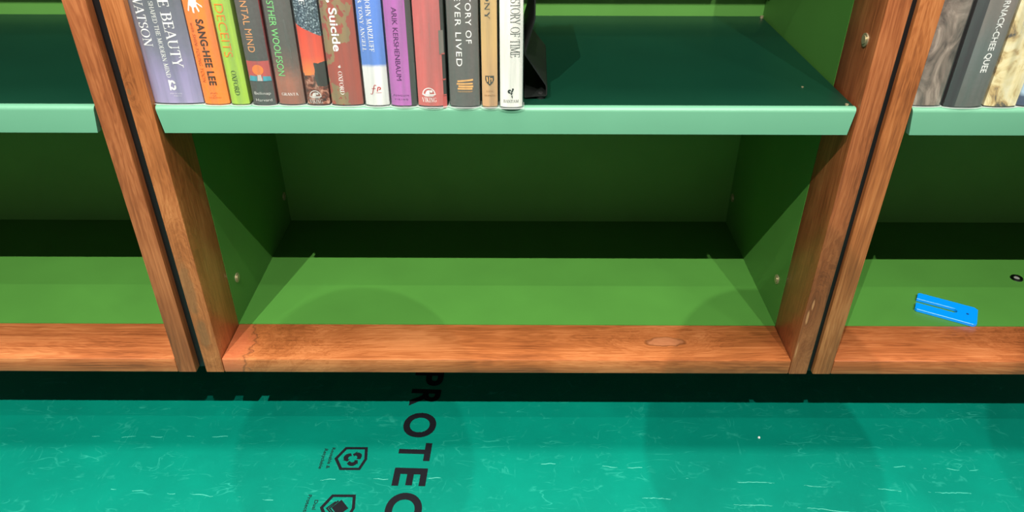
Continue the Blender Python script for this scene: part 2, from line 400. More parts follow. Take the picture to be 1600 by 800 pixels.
# ------------------------------------------------------------------ bookcases
IW, TP = .43, .0276       # half inner width, post thickness
DW, DB = .0873, .4188     # depth of the wooden front, depth of the back panel
ZB, ZTOP = -.0259, 1.36   # bottom and top of the case (from the rail's top)
SH = [(.4008, .3659), (.910, .875)]
def bookcase(cx, label, woods, extra=None):
    root = thing('bookcase', label, 'bookcase', (cx, 0, FL), group='bookcases standing side by side')
    post_l, post_r, rail = woods
    for s, m in ((-1, post_l), (1, post_r)):
        a, b = sorted((s*IW, s*(IW+TP)))
        obj('post', mbox(a, b, 0, DW, ZB, ZTOP, bev=.0016), m, root, True)
        obj('side_panel', mbox(a, b, DW+.0003, DB+.02, ZB, ZTOP), green, root)
        obj('foot', cyl(bmesh.new(), (s*.36, .33, (-FL+ZB)/2), .025, FL+ZB), black_rub, root, True)
        for y, z in ((.119, .068), (.402, .063), (.030, .476), (.402, .44)):
            sm = cyl(bmesh.new(), (s*(IW-.0008), y, z), .0080, .0016, 'x', 18)
            cyl(sm, (s*(IW-.002), y, z), .0050, .0014, 'x', 18, None)
            obj('screw', sm, screw_m, root, True)
    obj('front_rail', mbox(-IW+.0004, IW-.0004, .0005, DW, ZB, 0, bev=.0016), rail, root, True)
    obj('base_panel', mbox(-IW, IW, DW+.0004, DB, ZB, 0), green, root)
    obj('back_panel', mbox(-IW, IW, DB, DB+.018, ZB, ZTOP), green_back, root)
    obj('top_panel', mbox(-IW, IW, .0, DB, ZTOP-.028, ZTOP), rail, root, True)
    for zt, zb in SH:
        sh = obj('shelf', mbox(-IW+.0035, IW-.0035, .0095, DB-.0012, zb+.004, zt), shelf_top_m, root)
        # mint front lip, ends cut slightly slanting
        bm = bmesh.new(); r = .0055; pr = []
        pr += [(.0094, zb), (.0008, zb+.0004)]
        for i in range(6):
            a = PI - i*PI/2/5; pr.append((.0008+r+r*math.cos(a), zt-r+r*math.sin(a)))
        pr.append((.0094, zt))
        L = [bm.verts.new((-IW+.0022+.0045*(zt-z)/(zt-zb), y, z)) for y, z in pr]
        R = [bm.verts.new((IW-.0022-.0045*(zt-z)/(zt-zb), y, z)) for y, z in pr]
        bm.faces.new(L); bm.faces.new(R[::-1]); n = len(pr)
        for i in range(n): bm.faces.new((L[i], R[i], R[(i+1) % n], L[(i+1) % n]))
        lip = obj('shelf_lip', bm, shelf_edge_m, sh, True); lip['label'] = 'mint green front edge of the shelf'
    if extra: extra(root)
    return root
def center_extra(root):
    for a, b, y in ((-.4724, -.4579, .013), (.4579, .4662, .0075)):
        obj('joint_strip', mbox(a, b, y, .045, ZB+.001, ZTOP), black_rub, root)
    b = bmesh.new(); cyl(b, (.419, .012, .4016), .0022, .0016, 'z', 12); obj('shelf_dot', b, screw_m, root, True)
    b = bmesh.new(); cyl(b, (.385, .075, .4012), .0016, .0008, 'z', 10); obj('shelf_dot', b, screw_m, root, True)  # pale speck on the shelf top, built as a tiny metal disc
    b = bmesh.new(); cyl(b, (.424, .405, .4030), .003, .004, 'z', 12); obj('shelf_dot', b, screw_m, root, True)  # small metal disc added for the bracket's glint at the back
def right_extra(root):
    bm = bmesh.new(); c = (.894-.9235, .2234)
    loops = ring_pts(0, 0, .0055, .0100, 0, 360, 24)
    for k in range(24):
        a, b2 = 2*PI*k/24, 2*PI*(k+1)/24
        vs = []
        for (r, z) in ((.0105, 0), (.0095, .0022), (.0062, .0022), (.0055, 0)):
            vs.append([bm.verts.new((c[0]+r*math.cos(t), c[1]+r*math.sin(t), z)) for t in (a, b2)])
        for p, q in zip(vs, vs[1:]): bm.faces.new((p[0], p[1], q[1], q[0]))
    bmesh.ops.remove_doubles(bm, verts=bm.verts, dist=1e-5)
    cam_ = obj('cam_lock', bm, plain('dark_steel', (.05, .055, .05), .3, 1), root, True)
    obj('cam_core', cyl(bmesh.new(), (c[0], c[1], .0006), .0045, .0012, 'z', 16), plain('pale_steel', (.6, .62, .58), .3, .6), cam_, True)
w1 = wood('wood_post_pale', 2, WD, WM, WL, knots=[((-.449, .0, .13), .05, .009, 2), ((-.446, .0, .05), .03, .008, 2), ((-.44, 0, .09), .03, .012, 0), ((-.453, 0, .42), .004, .002, 2)], off=(.3, 1, 2))
w2 = wood('wood_post_red', 2, RD, RM, RL, knots=[((.4355, .0, .083), .012, .0018, 3), ((.4390, .0, .105), .010, .0014, 3), ((.4325, .0, .022), .016, .0010, 3), ((.444, 0, .09), .03, .008, 0)], off=(3.3, .4, .2))
wr = wood('wood_rail', 0, sc(104, 54, 26), sc(156, 90, 48), sc(190, 122, 74), rough=.3, knots=[((-.432, .030, 0), .040, .070, 4), ((-.375, .030, 0), .035, .026, 0), ((.247, .045, 0), .029, .0105, 1)], off=(1.2, 2.1, .4))
w3 = wood('wood_post_red_plain', 2, RD, RM, RL, knots=[((-.449, 0, .14), .009, .005, 1)], off=(7.3, 3.1, 5.2))
w4 = wood('wood_post_pale_plain', 2, RD, WM, WL, off=(9.3, 8.1, 1.2))
wr2 = wood('wood_rail_striped', 0, sc(96, 50, 26), sc(158, 90, 50), sc(192, 124, 76), off=(4.2, 6.1, 3.4), scale=1.25, rough=.3)
wr3 = wood('wood_rail_figured', 0, sc(96, 50, 26), sc(156, 88, 48), sc(188, 120, 74), knots=[((-.11, .055, 0), .03, .02, 0)], off=(14.2, 1.1, 7.4), scale=1.1, rough=.3)
bookcase(0, 'middle bookcase, green inside a wooden frame, holding thirteen books and a black bookend', (w1, w2, wr), center_extra)
bookcase(-.9303, 'green and wood bookcase beside the thick purple-grey book, its shelf bare in view', (w4, w3, wr2))
bookcase(.9238, 'green and wood bookcase with a blue plastic shim lying on its base', (w4, w3, wr3), right_extra)

# ------------------------------------------------------------------ blue shim
def shim():
    root = thing('plastic_shim', 'bright blue plastic horseshoe shim lying on the green base panel', 'shim', (.7227, .1268, FL+.0003), (0, 0, math.atan2(-.0446, .0787)))
    L, W_, h = .0905, .052, .0055
    sl, sw = .061, .0060            # slot length and half width
    x0, x1 = -L/2, L/2; y0, y1 = -W_/2, W_/2
    pts = [(x0, -sw), (x0+sl-sw, -sw)] + [(x0+sl-sw+sw*math.sin(a), -sw*math.cos(a)) for a in [PI*i/8 for i in range(1, 8)]] + [(x0+sl-sw, sw), (x0, sw), (x0, y1-.003), (x0+.003, y1), (x1-.005, y1), (x1, y1-.005), (x1, y0+.005), (x1-.005, y0), (x0+.003, y0), (x0, y0+.003)]
    bm = prism(bmesh.new(), pts, 0, h)
    bmesh.ops.recalc_face_normals(bm, faces=bm.faces)
    bmesh.ops.bevel(bm, geom=[e for e in bm.edges if abs(e.verts[0].co.z-e.verts[1].co.z) < 1e-6], offset=.0005, segments=1, affect='EDGES')
    m = plain('blue_plastic', sc(0, 142, 242), .35)
    obj('shim_body', bm, m, root)
    obj('peg_hole_shade', cyl(bmesh.new(), (x0+.076, 0, h), .0022, .0004, 'z', 12), plain('blue_hollow_shade', sc(0, 60, 130), .6), root)  # flat disc, coloured dark for the shade inside the hole
shim()

# ------------------------------------------------------------------ bookend
def bookend():
    root = thing('bookend', 'black bent-metal bookend standing against the white book', 'bookend', (0, 0, FL+.4008))
    bm = bmesh.new(); th = .0016
    Z = .4008
    prof = [(.0352, .60-Z), (.0352, .5005-Z), (.0346, .4975-Z), (.0242, .4595-Z), (.0250, .4570-Z), (.0500, .4205-Z), (.0513, .4170-Z), (.0513, .4070-Z), (.0495, .4052-Z), (.0370, .4046-Z), (.0245, .4032-Z), (.0240, .4028-Z)]
    y0, y1 = .028, .19
    def off(i):
        a = Vector(prof[max(i-1, 0)]); b = Vector(prof[min(i+1, len(prof)-1)]); d = (b-a).normalized(); return Vector((d.y, -d.x))*th
    F = []
    for i, p in enumerate(prof):
        o = off(i); gx = .004 if 5 <= i <= 8 else 0
        F.append([bm.verts.new((p[0], y0, p[1])), bm.verts.new((p[0]+gx, y1, p[1])), bm.verts.new((p[0]+o.x+gx, y1, p[1]+o.y)), bm.verts.new((p[0]+o.x, y0, p[1]+o.y))])
    for a, b in zip(F, F[1:]):
        for i in range(4): bm.faces.new((a[i], a[(i+1) % 4], b[(i+1) % 4], b[i]))
    bm.faces.new(F[0]); bm.faces.new(F[-1][::-1])
    obj('bent_plate', bm, plain('black_enamel', (.008, .010, .009), .5, spec=.3), root)
    for y in (.036, .17):
        obj('rubber_foot', cyl(bmesh.new(), (.0435, y, .0016), .0065, .0032, 'z', 20), black_rub, root, True)
        obj('rivet', cyl(bmesh.new(), (.0435, y, .0052), .004, .0026, 'z', 16, .003), plain('black_rivet', (.02, .02, .02), .25), root, True)
bookend()

# ------------------------------------------------------------------ books
def sleeve_mat():
    m, t, bs = nt('clear_library_sleeve')
    out = t.nodes['Material Output']; t.nodes.remove(bs)
    tr = N(t, 'BsdfTransparent'); gl = N(t, 'BsdfGlossy', Roughness=.42)
    tc = N(t, 'TexCoord'); mp = N(t, 'Mapping'); mp.inputs['Scale'].default_value = (95, 60, 6)
    t.links.new(tc.outputs['Object'], mp.inputs['Vector'])
    oi = N(t, 'ObjectInfo'); ad = N(t, 'VectorMath', operation='ADD'); sc_ = math_(t, 'MULTIPLY', oi.outputs['Random'], 40)
    t.links.new(mp.outputs[0], ad.inputs[0]); t.links.new(sc_, ad.inputs[1])
    nz = N(t, 'TexNoise', Scale=1.0, Detail=3); t.links.new(ad.outputs[0], nz.inputs['Vector'])
    bp = N(t, 'Bump', Strength=.9, Distance=.004); t.links.new(nz.outputs['Fac'], bp.inputs['Height']); t.links.new(bp.outputs[0], gl.inputs['Normal'])
    k = N(t, 'MapRange'); t.links.new(nz.outputs['Fac'], k.inputs['Value'])
    k.inputs['From Min'].default_value = .42; k.inputs['From Max'].default_value = .7; k.inputs['To Min'].default_value = .06; k.inputs['To Max'].default_value = .30
    mx = N(t, 'MixShader'); t.links.new(k.outputs[0], mx.inputs[0]); t.links.new(tr.outputs[0], mx.inputs[1]); t.links.new(gl.outputs[0], mx.inputs[2])
    t.links.new(mx.outputs[0], out.inputs['Surface']); return m
SLEEVE = sleeve_mat()
def hem_mat():
    m, t, bs = nt('clear_sleeve_hem')
    out = t.nodes['Material Output']; tr = N(t, 'BsdfTransparent'); mx = N(t, 'MixShader')
    bs.inputs['Base Color'].default_value = (.75, .78, .76, 1); bs.inputs['Roughness'].default_value = .15
    mx.inputs[0].default_value = .4; t.links.new(tr.outputs[0], mx.inputs[1]); t.links.new(bs.outputs[0], mx.inputs[2]); t.links.new(mx.outputs[0], out.inputs['Surface'])
    return m
HEM = hem_mat()
PAGES = plain('cream_paper', (.62, .56, .45), .8)
def jacket_mat(name, stops, noise=0., nscale=40, stretch=(1, 1, 1), rough=.4, right=None, left=None):
    """stops: (height in m, colour); noise warps the height; right=(x, colour): another colour beyond x (wrapped edge)"""
    m, t, bs = nt(name)
    tc = N(t, 'TexCoord'); sep = N(t, 'SeparateXYZ'); t.links.new(tc.outputs['Object'], sep.inputs[0])
    mp = N(t, 'Mapping'); mp.inputs['Scale'].default_value = stretch; t.links.new(tc.outputs['Object'], mp.inputs['Vector'])
    nz = N(t, 'TexNoise', Scale=nscale, Detail=4, Roughness=.65); t.links.new(mp.outputs[0], nz.inputs['Vector'])
    h = math_(t, 'MULTIPLY', sep.outputs['Z'], 1/.26)
    h = math_(t, 'ADD', h, math_(t, 'MULTIPLY', math_(t, 'SUBTRACT', nz.outputs['Fac'], .5), noise))
    col = ramp(t, h, [(z/.26, c) for z, c in stops])
    fine = N(t, 'TexNoise', Scale=300, Detail=2); t.links.new(tc.outputs['Object'], fine.inputs['Vector'])
    col = mix(t, math_(t, 'MULTIPLY', fine.outputs['Fac'], .10), col, (.5, .5, .5))
    if right:
        col = mix(t, math_(t, 'GREATER_THAN', sep.outputs['X'], right[0]), col, right[1])
    if left:
        col = mix(t, math_(t, 'LESS_THAN', sep.outputs['X'], left[0]), col, left[1])
    t.links.new(col, bs.inputs['Base Color']); bs.inputs['Roughness'].default_value = rough
    bs.inputs['Coat Weight'].default_value = .35; bs.inputs['Coat Roughness'].default_value = .25
    return m
def photo_mat(name, pal, scale=30, stretch=(1, 1, 1), dist=.8, rough=.4, interp='LINEAR', off=0):
    m, t, bs = nt(name)
    tc = N(t, 'TexCoord'); mp = N(t, 'Mapping'); mp.inputs['Scale'].default_value = stretch; mp.inputs['Location'].default_value = (off, off, off)
    t.links.new(tc.outputs['Object'], mp.inputs['Vector'])
    nz = N(t, 'TexNoise', Scale=scale, Detail=4, Roughness=.6, Distortion=dist); t.links.new(mp.outputs[0], nz.inputs['Vector'])
    col = ramp(t, nz.outputs['Fac'], pal, interp)
    t.links.new(col, bs.inputs['Base Color']); bs.inputs['Roughness'].default_value = rough
    bs.inputs['Coat Weight'].default_value = .35; bs.inputs['Coat Roughness'].default_value = .25
    return m, t, bs, col
SHELF_Z = .4008
class Book:
    def __init__(s, label, x0, x1, yf, mat, h=.235, depth=.16, cover=(.012, .012, .013), bulge=.12, group='books standing on the middle shelf'):
        s.w = x1-x0; s.h = h; s.b = s.w*bulge; s.d = depth; s.xc = (x0+x1)/2; s.yf = yf
        s.root = thing('book', label, 'book', (s.xc, yf, FL+SHELF_Z), group=group)
        wv = s.w/2
        obj('cover', s.shell(.0006, .0026, 0, h, depth), plain('book_cloth', cover, .5), s.root, True)
        obj('page_block', mbox(-wv+.0034, wv-.0034, s.b+.006, depth-.004, .003, h-.003), PAGES, s.root)
        s.jacket = obj('jacket', s.shell(.0002, .0005, .0022, h-.0005, depth+.0003), mat, s.root, True)
        obj('sleeve', s.shell(-.0007, -.0006, .0006, h, depth+.0003, True), SLEEVE, s.root, True)
        obj('sleeve_hem', s.shell(-.0019, -.0013, .0003, .0013, .02), HEM, s.root, True)
    def yspine(s, x):
        t = max(-1, min(1, x/(s.w/2))); return s.b*abs(t)**2.6
    def outline(s, inset):
        n = 18; wv = s.w/2-inset; P = []
        for i in range(n+1):
            x = -wv+2*wv*i/n; P.append((x, s.yspine(x*(s.w/2)/wv)+inset))
        return P
    def shell(s, i0, i1, z0, z1, depth, single=False):
        bm = bmesh.new()
        A = [(-s.w/2+i0, depth)]+s.outline(i0)+[(s.w/2-i0, depth)]
        if single:
            V = [[bm.verts.new((x, y, z)) for x, y in A] for z in (z0, z1)]
            for i in range(len(A)-1): bm.faces.new((V[0][i], V[0][i+1], V[1][i+1], V[1][i]))
            return bm
        B = [(-s.w/2+i1, depth)]+s.outline(i1)+[(s.w/2-i1, depth)]
        V = [[[bm.verts.new((x, y, z)) for x, y in Q] for z in (z0, z1)] for Q in (A, B)]
        n = len(A)
        for i in range(n-1):
            bm.faces.new((V[0][0][i], V[0][0][i+1], V[0][1][i+1], V[0][1][i]))
            bm.faces.new((V[1][0][i], V[1][1][i], V[1][1][i+1], V[1][0][i+1]))
            for k in (0, 1): bm.faces.new((V[0][k][i], V[0][k][i+1], V[1][k][i+1], V[1][k][i]))
        for i in (0, n-1): bm.faces.new((V[0][0][i], V[0][1][i], V[1][1][i], V[1][0][i]))
        return bm
    def pt(s, x, z): return Vector((x, s.yspine(x)-.0002, z))
    def down(s, T, z0, z1, f0, f1, col, name='title_lettering', vis=None):
        """letters reading downwards from height z0 to z1, baseline at fraction f0 of the spine width, cap tops at f1.
        vis: number the full text is scaled by so that its visible tail runs z0..z1"""
        x0 = -s.w/2+f0*s.w; cap = (f1-f0)*s.w
        L = T[2]; k = (z0-z1)/(vis or L)
        cuts = [((0, c, 0), (0, 1, 0)) for c in (-.1, .2, .5, .8)]
        bm = flat_bm(T, lambda x, y: s.pt(x0+y*cap, z1+(L-x)*k), cuts)
        return obj(name, bm, col, s.jacket)
    def across(s, T, f0, f1, z, h, col, name='imprint_lettering'):
        x0 = -s.w/2+f0*s.w; k = (f1-f0)*s.w/T[2]
        cuts = [((T[2]*c, 0, 0), (1, 0, 0)) for c in (.15, .3, .45, .6, .75, .9)]
        return obj(name, flat_bm(T, lambda x, y: s.pt(x0+x*k, z+y*h), cuts), col, s.jacket)
    def mark(s, loops, fx, z, kx, kz, col, name='emblem'):
        xc = -s.w/2+fx*s.w
        T = poly(*loops); xs = [v[0] for v in T[0]]
        cuts = [((c*.25, 0, 0), (1, 0, 0)) for c in (-3, -2, -1, 0, 1, 2, 3)]
        return obj(name, flat_bm(T, lambda x, y: s.pt(xc+x*kx, z+y*kz), cuts), col, s.jacket)
def ZY(y):   # height on a spine above the shelf, from the table measured off the photograph
    tab = [(0, .5259), (20, .5116), (40, .4971), (60, .4823), (80, .4672), (100, .4518), (120, .4362), (140, .4202), (160, .4039), (180, .387)]
    for (a, za), (b, zb) in zip(tab, tab[1:]):
        if y <= b: return za+(zb-za)*(y-a)/(b-a)-SHELF_Z
INK = {k: plain('ink_'+k, sc(*c), .5) for k, c in dict(white=(240, 238, 235), brown=(70, 38, 20), rust=(196, 86, 26), orange=(235, 130, 45), olive=(60, 75, 25), peach=(232, 160, 105), green=(128, 205, 128), red=(190, 40, 55), plum=(92, 38, 96), tan=(226, 170, 105), black=(28, 26, 26), grey=(120, 112, 105), faint=(150, 108, 66), lilac=(220, 214, 224), grey_red=(172, 84, 80), teal=(75, 150, 165), dark_red=(180, 84, 82), sun=(232, 128, 60), pale=(205, 200, 195), smoke=(70, 66, 62)).items()}
def tail(fn, full, vis_text, **k):
    """full text plus the width of the part of it that is in view"""
    return fn(full, **k), fn(vis_text, **k)[2]

# 1 thick purple-grey
b = Book('thick purple-grey book with large white serif lettering, against the wooden post', -.4300, -.3695, .0065,
         jacket_mat('jacket_purple', [(0, sc(160, 148, 186)), (.035, sc(146, 136, 174)), (.07, sc(118, 116, 138)), (.12, sc(98, 100, 112)), (.26, sc(96, 98, 110))], .22, 20, (2, 1, .7)), .245, bulge=.05)
T, v = tail(serif, 'TERRIBLE BEAUTY', 'E BEAUTY'); b.down(T, ZY(-1), ZY(105), .58, .775, INK['white'], vis=v)
T, v = tail(serif, 'IDEAS THAT SHAPED THE MODERN MIND', 'SHAPED THE MODERN MIND', tk=.15, tn=.07); b.down(T, ZY(2), ZY(121), .40, .485, INK['white'], 'subtitle_lettering', vis=v)
T, v = tail(serif, 'PETER WATSON', 'ATSON'); b.down(T, ZY(9), ZY(73), .105, .285, INK['white'], 'author_lettering', vis=v)
swirl = ring_pts(0, .25, .25, .62, 0, 200, 14)+ring_pts(.05, -.3, .2, .55, 180, 400, 14)+[[(-.7, .9), (-.35, .9), (-.5, -.9), (-.75, -.9)]]
b.mark(swirl, .475, ZY(133), .0060, .0072, INK['white'])
b.across(serif('PHOENIX'), .38, .62, ZY(147), .0016, INK['lilac']); b.across(serif('PRESS'), .45, .60, ZY(150.5), .0015, INK['lilac'])
# 2 orange
b = Book('orange book with dark brown capital letters and a white figure up the spine', -.3675, -.3370, .0040,
         jacket_mat('jacket_orange', [(0, sc(248, 128, 34)), (.26, sc(252, 134, 40))], .05), .225, cover=(.3, .1, .02))
b.down(sans('SANG-HEE LEE', .03, 0, 1.1), ZY(29), ZY(132), .40, .68, INK['brown'])
b.down(sans('with SHIN-YOUNG YOON', 0, .25, 1.12), ZY(35), ZY(128), .135, .285, INK['rust'], 'author_lettering')
fig = [disc(-.1, .2, .5, .55, 12), disc(.35, .75, .3, .3, 10), [(-.6, .3), (-.4, .4), (-.75, -.8), (-.9, -.7)], [(-.3, -.1), (-.05, -.2), (-.1, -1), (-.3, -.9)], [(.1, -.1), (.3, 0), (.55, -.75), (.4, -.85)], [(.3, .3), (.4, .1), (.95, -.4), (.9, -.15)], [(.2, .8), (.5, .9), (.9, 1.3), (.75, 1.35)]]
b.mark(fig, .46, ZY(6), .0095, .010, INK['white'])
b.mark(ring_pts(-.45, 0, .3, .42, 0, 180, 8)+ring_pts(.45, 0, .3, .42, 0, 180, 8)+ring_pts(0, -.25, .3, .4, 180, 360, 8), .48, ZY(145.5), .0050, .0042, INK['rust'])
b.across(serif('NORTON'), .24, .74, ZY(152.5), .0019, INK['rust'])
# 3 lime
b = Book('lime green book with thin orange lettering, between the orange and dark grey books', -.3345, -.3125, .0040,
         jacket_mat('jacket_lime', [(0, sc(158, 192, 62)), (.26, sc(164, 198, 72))], .05), .23, cover=(.1, .14, .03))
b.down(sans('DECEITS', -.008, 0, 1.0), ZY(5), ZY(88), .17, .66, INK['orange'])
b.down(serif('OXFORD'), ZY(109), ZY(147), .34, .60, INK['olive'], 'imprint_lettering')
# 4 dark grey with picture
b = Book('charcoal book with peach lettering and a small red picture of a sun', -.3078, -.2795, .0035,
         jacket_mat('jacket_charcoal', [(0, sc(74, 70, 70)), (.26, sc(92, 84, 82))], .2, 30, right=(.0131, sc(120, 24, 30))), .235)
T, v = tail(sans, 'THE ACCIDENTAL MIND', 'NTAL MIND', spacing=1.06); b.down(T, ZY(0), ZY(80), .24, .54, INK['peach'], vis=v)
b.mark([[(-1, -1), (1, -1), (1, 1), (-1, 1)]], .50, ZY(109.5), .0132, .0122, INK['dark_red'], 'picture')
for o_, cc, nm in ((disc(-.05, .12, .50, .52, 20), 'sun', 'picture_sun'), ([(-1, -1), (-.25, -1), (-.2, -.5), (-.9, -.45)], 'teal', 'picture_tree'), ([(.25, -1), (1, -1), (.95, -.55), (.3, -.5)], 'teal', 'picture_tree'), ([(-.22, -.98), (.22, -.98), (.15, -.35), (-.15, -.35)], 'pale', 'picture_ground')):
    q = b.mark([o_], .50, ZY(109.5), .0132, .0122, INK[cc], nm)
    for vtx in q.data.vertices: vtx.co.y -= .00012
b.across(sans('Belknap'), .14, .84, ZY(146), .0036, INK['pale']); b.across(sans('Harvard'), .16, .85, ZY(156.5), .0036, INK['pale'])
# 5 brown landscape
b = Book('grey-brown book with tall light green lettering and brown lower end', -.2763, -.2449, .0040,
         jacket_mat('jacket_landscape', [(0, sc(150, 92, 76)), (.03, sc(168, 104, 84)), (.05, sc(116, 88, 80)), (.075, sc(90, 80, 76)), (.26, sc(88, 86, 84))], .10, 90, (1, 1, 6)), .235)
T, v = tail(sans, 'ESTHER WOOLFSON', 'STHER WOOLFSON', bold=.004); b.down(T, ZY(0), ZY(117), .17, .44, INK['green'], vis=v)
b.across(serif('GRANTA'), .17, .80, ZY(147.5), .0034, INK['white'])
# 6 red mountain
def mountain():
    m, t, bs, col = photo_mat('jacket_mountain', [(.35, sc(60, 45, 44)), (.52, sc(134, 76, 62)), (.66, sc(196, 150, 130))], 150)
    tc = N(t, 'TexCoord'); sep = N(t, 'SeparateXYZ'); t.links.new(tc.outputs['Object'], sep.inputs[0])
    nz = N(t, 'TexNoise', Scale=60, Detail=3); t.links.new(tc.outputs['Object'], nz.inputs['Vector'])
    wob = math_(t, 'MULTIPLY', math_(t, 'SUBTRACT', nz.outputs['Fac'], .5), .012)
    z = math_(t, 'ADD', sep.outputs['Z'], wob)
    up = N(t, 'TexNoise', Scale=500, Detail=3); t.links.new(tc.outputs['Object'], up.inputs['Vector'])
    rock = ramp(t, up.outputs['Fac'], [(.4, sc(52, 62, 74)), (.56, sc(92, 108, 120)), (.7, sc(190, 205, 210))])
    red = ramp(t, math_(t, 'MULTIPLY', sep.outputs['Z'], 9), [(.33, sc(240, 138, 76)), (.55, sc(222, 92, 70)), (.9, sc(208, 78, 64))])
    c1 = mix(t, math_(t, 'GREATER_THAN', z, .0395), col, red)
    # grey boulder on the +x side
    bx = math_(t, 'GREATER_THAN', math_(t, 'ADD', sep.outputs['X'], wob), .001)
    bz = math_(t, 'MULTIPLY', math_(t, 'LESS_THAN', z, .054), math_(t, 'GREATER_THAN', z, .024))
    c2 = mix(t, math_(t, 'MULTIPLY', bx, bz), c1, sc(66, 60, 58))
    edge = math_(t, 'ADD', sep.outputs['Z'], math_(t, 'MULTIPLY', sep.outputs['X'], .55))
    c3 = mix(t, math_(t, 'GREATER_THAN', math_(t, 'ADD', edge, math_(t, 'MULTIPLY', wob, .4)), .0915), c2, rock)
    t.links.new(c3, bs.inputs['Base Color']); return m
b = Book('book with red sky over brown rocks and a speckled blue-grey top', -.2418, -.2143, .0035, mountain(), .23)
def viking(b, fx, z, k, col):
    b.mark(ring_pts(0, 0, .82, .95, 0, 180, 14)+[[(-1.05, -.02), (1.05, -.02), (.9, -.16), (-.9, -.16)], [(-.55, .0), (.1, .0), (.15, .62), (-.3, .5)], [(-.8, -.22), (.8, -.22), (.6, -.36), (-.6, -.36)], disc(.35, .4, .2, .2, 10)], fx, z, k, k, col)
    b.across(serif('VIKING'), fx-1.05*k/b.w, fx+1.05*k/b.w, z-1.25*k, .7*k, col)
b.down(serif('E'), ZY(-3), ZY(6), .30, .52, INK['white'])
viking(b, .42, ZY(148), .0075, INK['pale'])
# 7 camouflage
m7 = photo_mat('jacket_camouflage', [(.0, sc(158, 84, 74)), (.53, sc(140, 120, 90)), (.60, sc(150, 76, 70))], 24, (1, 1, .8), .3, interp='CONSTANT', off=3.3)[0]
b = Book('brick red and olive blotched book with bold white lettering', -.2119, -.1735, .0025, m7, .24, bulge=.10)
T, v = tail(sans, 'Sex, Suicide', ', Suicide', bold=.016); b.down(T, ZY(-2), ZY(78), .285, .53, INK['white'], vis=v)
b.down(serif('OXFORD'), ZY(109), ZY(145), .33, .46, INK['white'], 'imprint_lettering')
b.mark([disc(0, 0, 1, .7, 12), [(-.2, .4), (.5, 1.3), (.8, .9), (.4, .2)]], .40, ZY(102), .0016, .0020, INK['pale'])
# 8 blue over white
b = Book('blue book with white lower third and white serif lettering', -.1703, -.1413, .0015,
         jacket_mat('jacket_blue', [(0, sc(226, 224, 220)), (.0490, sc(226, 224, 224)), (.0530, sc(92, 132, 210)), (.26, sc(88, 128, 212))], .02), .235)
T, v = tail(serif, 'JOHN MARZLUFF', 'OHN MARZLUFF'); b.down(T, ZY(0), ZY(78), .40, .59, INK['white'], vis=v)
T, v = tail(serif, '& TONY ANGELL', 'TONY ANGELL'); b.down(T, ZY(7), ZY(78), .115, .27, INK['white'], 'author_lettering', vis=v)
fp = [[(-.62, -.9), (-.50, -.9), (-.05, .75), (-.2, .75)], ] + ring_pts(.05, .68, .12, .25, 20, 170, 8) + ring_pts(-.72, -.82, .1, .2, 190, 340, 6) + [[(-.6, .22), (.1, .22), (.1, .12), (-.6, .12)], [(.25, -.4), (.42, -.4), (.62, .5), (.45, .5)]] + ring_pts(.72, .22, .14, .32, -110, 130, 10) + [[(.1, -.62), (1.1, -.62), (1.1, -.68), (.1, -.68)]]
b.mark(fp, .47, ZY(136.5), .0068, .0062, INK['red'])
# 9 purple
b = Book('orchid purple book with faint plum lettering and dark wrapped edge', -.1389, -.1079, .0005,
         jacket_mat('jacket_orchid', [(0, sc(176, 98, 172)), (.26, sc(178, 94, 176))], .1, 30, right=(.0093, sc(74, 70, 68))), .235)
b.down(sans('ARIK KERSHENBAUM', 0, 0, .98), ZY(8), ZY(122), .30, .50, INK['plum'])
b.across(sans('PENGUIN', 0, 0, 1.3), .12, .72, ZY(146.5), .0020, INK['plum']); b.across(sans('VIKING', 0, 0, 1.5), .14, .68, ZY(152.5), .0020, INK['plum'])
# 10 rose red
b = Book('rose red book with white ship emblem, beside the orchid purple book', -.1061, -.0712, -.0005,
         jacket_mat('jacket_rose', [(0, sc(196, 96, 92)), (.26, sc(192, 98, 100))], .5, 20, (3, 1, .4), right=(.0138, sc(64, 60, 58))), .24)
viking(b, .40, ZY(142.5), .0082, INK['white'])
for y in (81, 121, 145): b.mark([[(-1, -.5), (1, -.5), (1, .5), (-1, .5)]], .935, ZY(y), .0022, .0018, INK['grey_red'], 'jacket_band')
b.mark([[(-1, -1), (1, -1), (1, 1), (-1, 1)]], .90, ZY(63), .0026, .0140, INK['grey'], 'jacket_picture')
b.mark([[(-1, -1), (1, -1), (1, 1), (-1, 1)]], .935, ZY(156), .0024, .0075, INK['dark_red'], 'jacket_band')
# 11 dark grey
b = Book('wide slate grey book with white lettering and tan stacked-books emblem', -.0672, -.0312, -.0010,
         jacket_mat('jacket_slate', [(0, sc(92, 86, 84)), (.26, sc(100, 94, 90))], .3, 20, (2, 1, .5)), .24)
T, v = tail(sans, 'A BRIEF HISTORY OF', 'ORY OF', bold=.002, spacing=1.16); b.down(T, ZY(1), ZY(64), .60, .79, INK['white'], vis=v)
T, v = tail(sans, 'EVERYONE WHO EVER LIVED', 'VER LIVED', bold=.002, spacing=1.16); b.down(T, ZY(0), ZY(99), .27, .465, INK['white'], vis=v)
b.mark([[(-.9, .35), (1, .62), (1, .95), (-.9, .68)], [(-1, -.1), (.95, -.05), (.95, .25), (-1, .2)], [(-.8, -.55), (1, -.6), (1, -.25), (-.8, -.2)], [(-.9, -.98), (.9, -1), (.9, -.68), (-.9, -.66)]], .52, ZY(127), .0098, .0068, INK['tan'])
b.across(sans('THE EXPERIMENT'), .27, .77, ZY(139.5), .0017, INK['tan'])
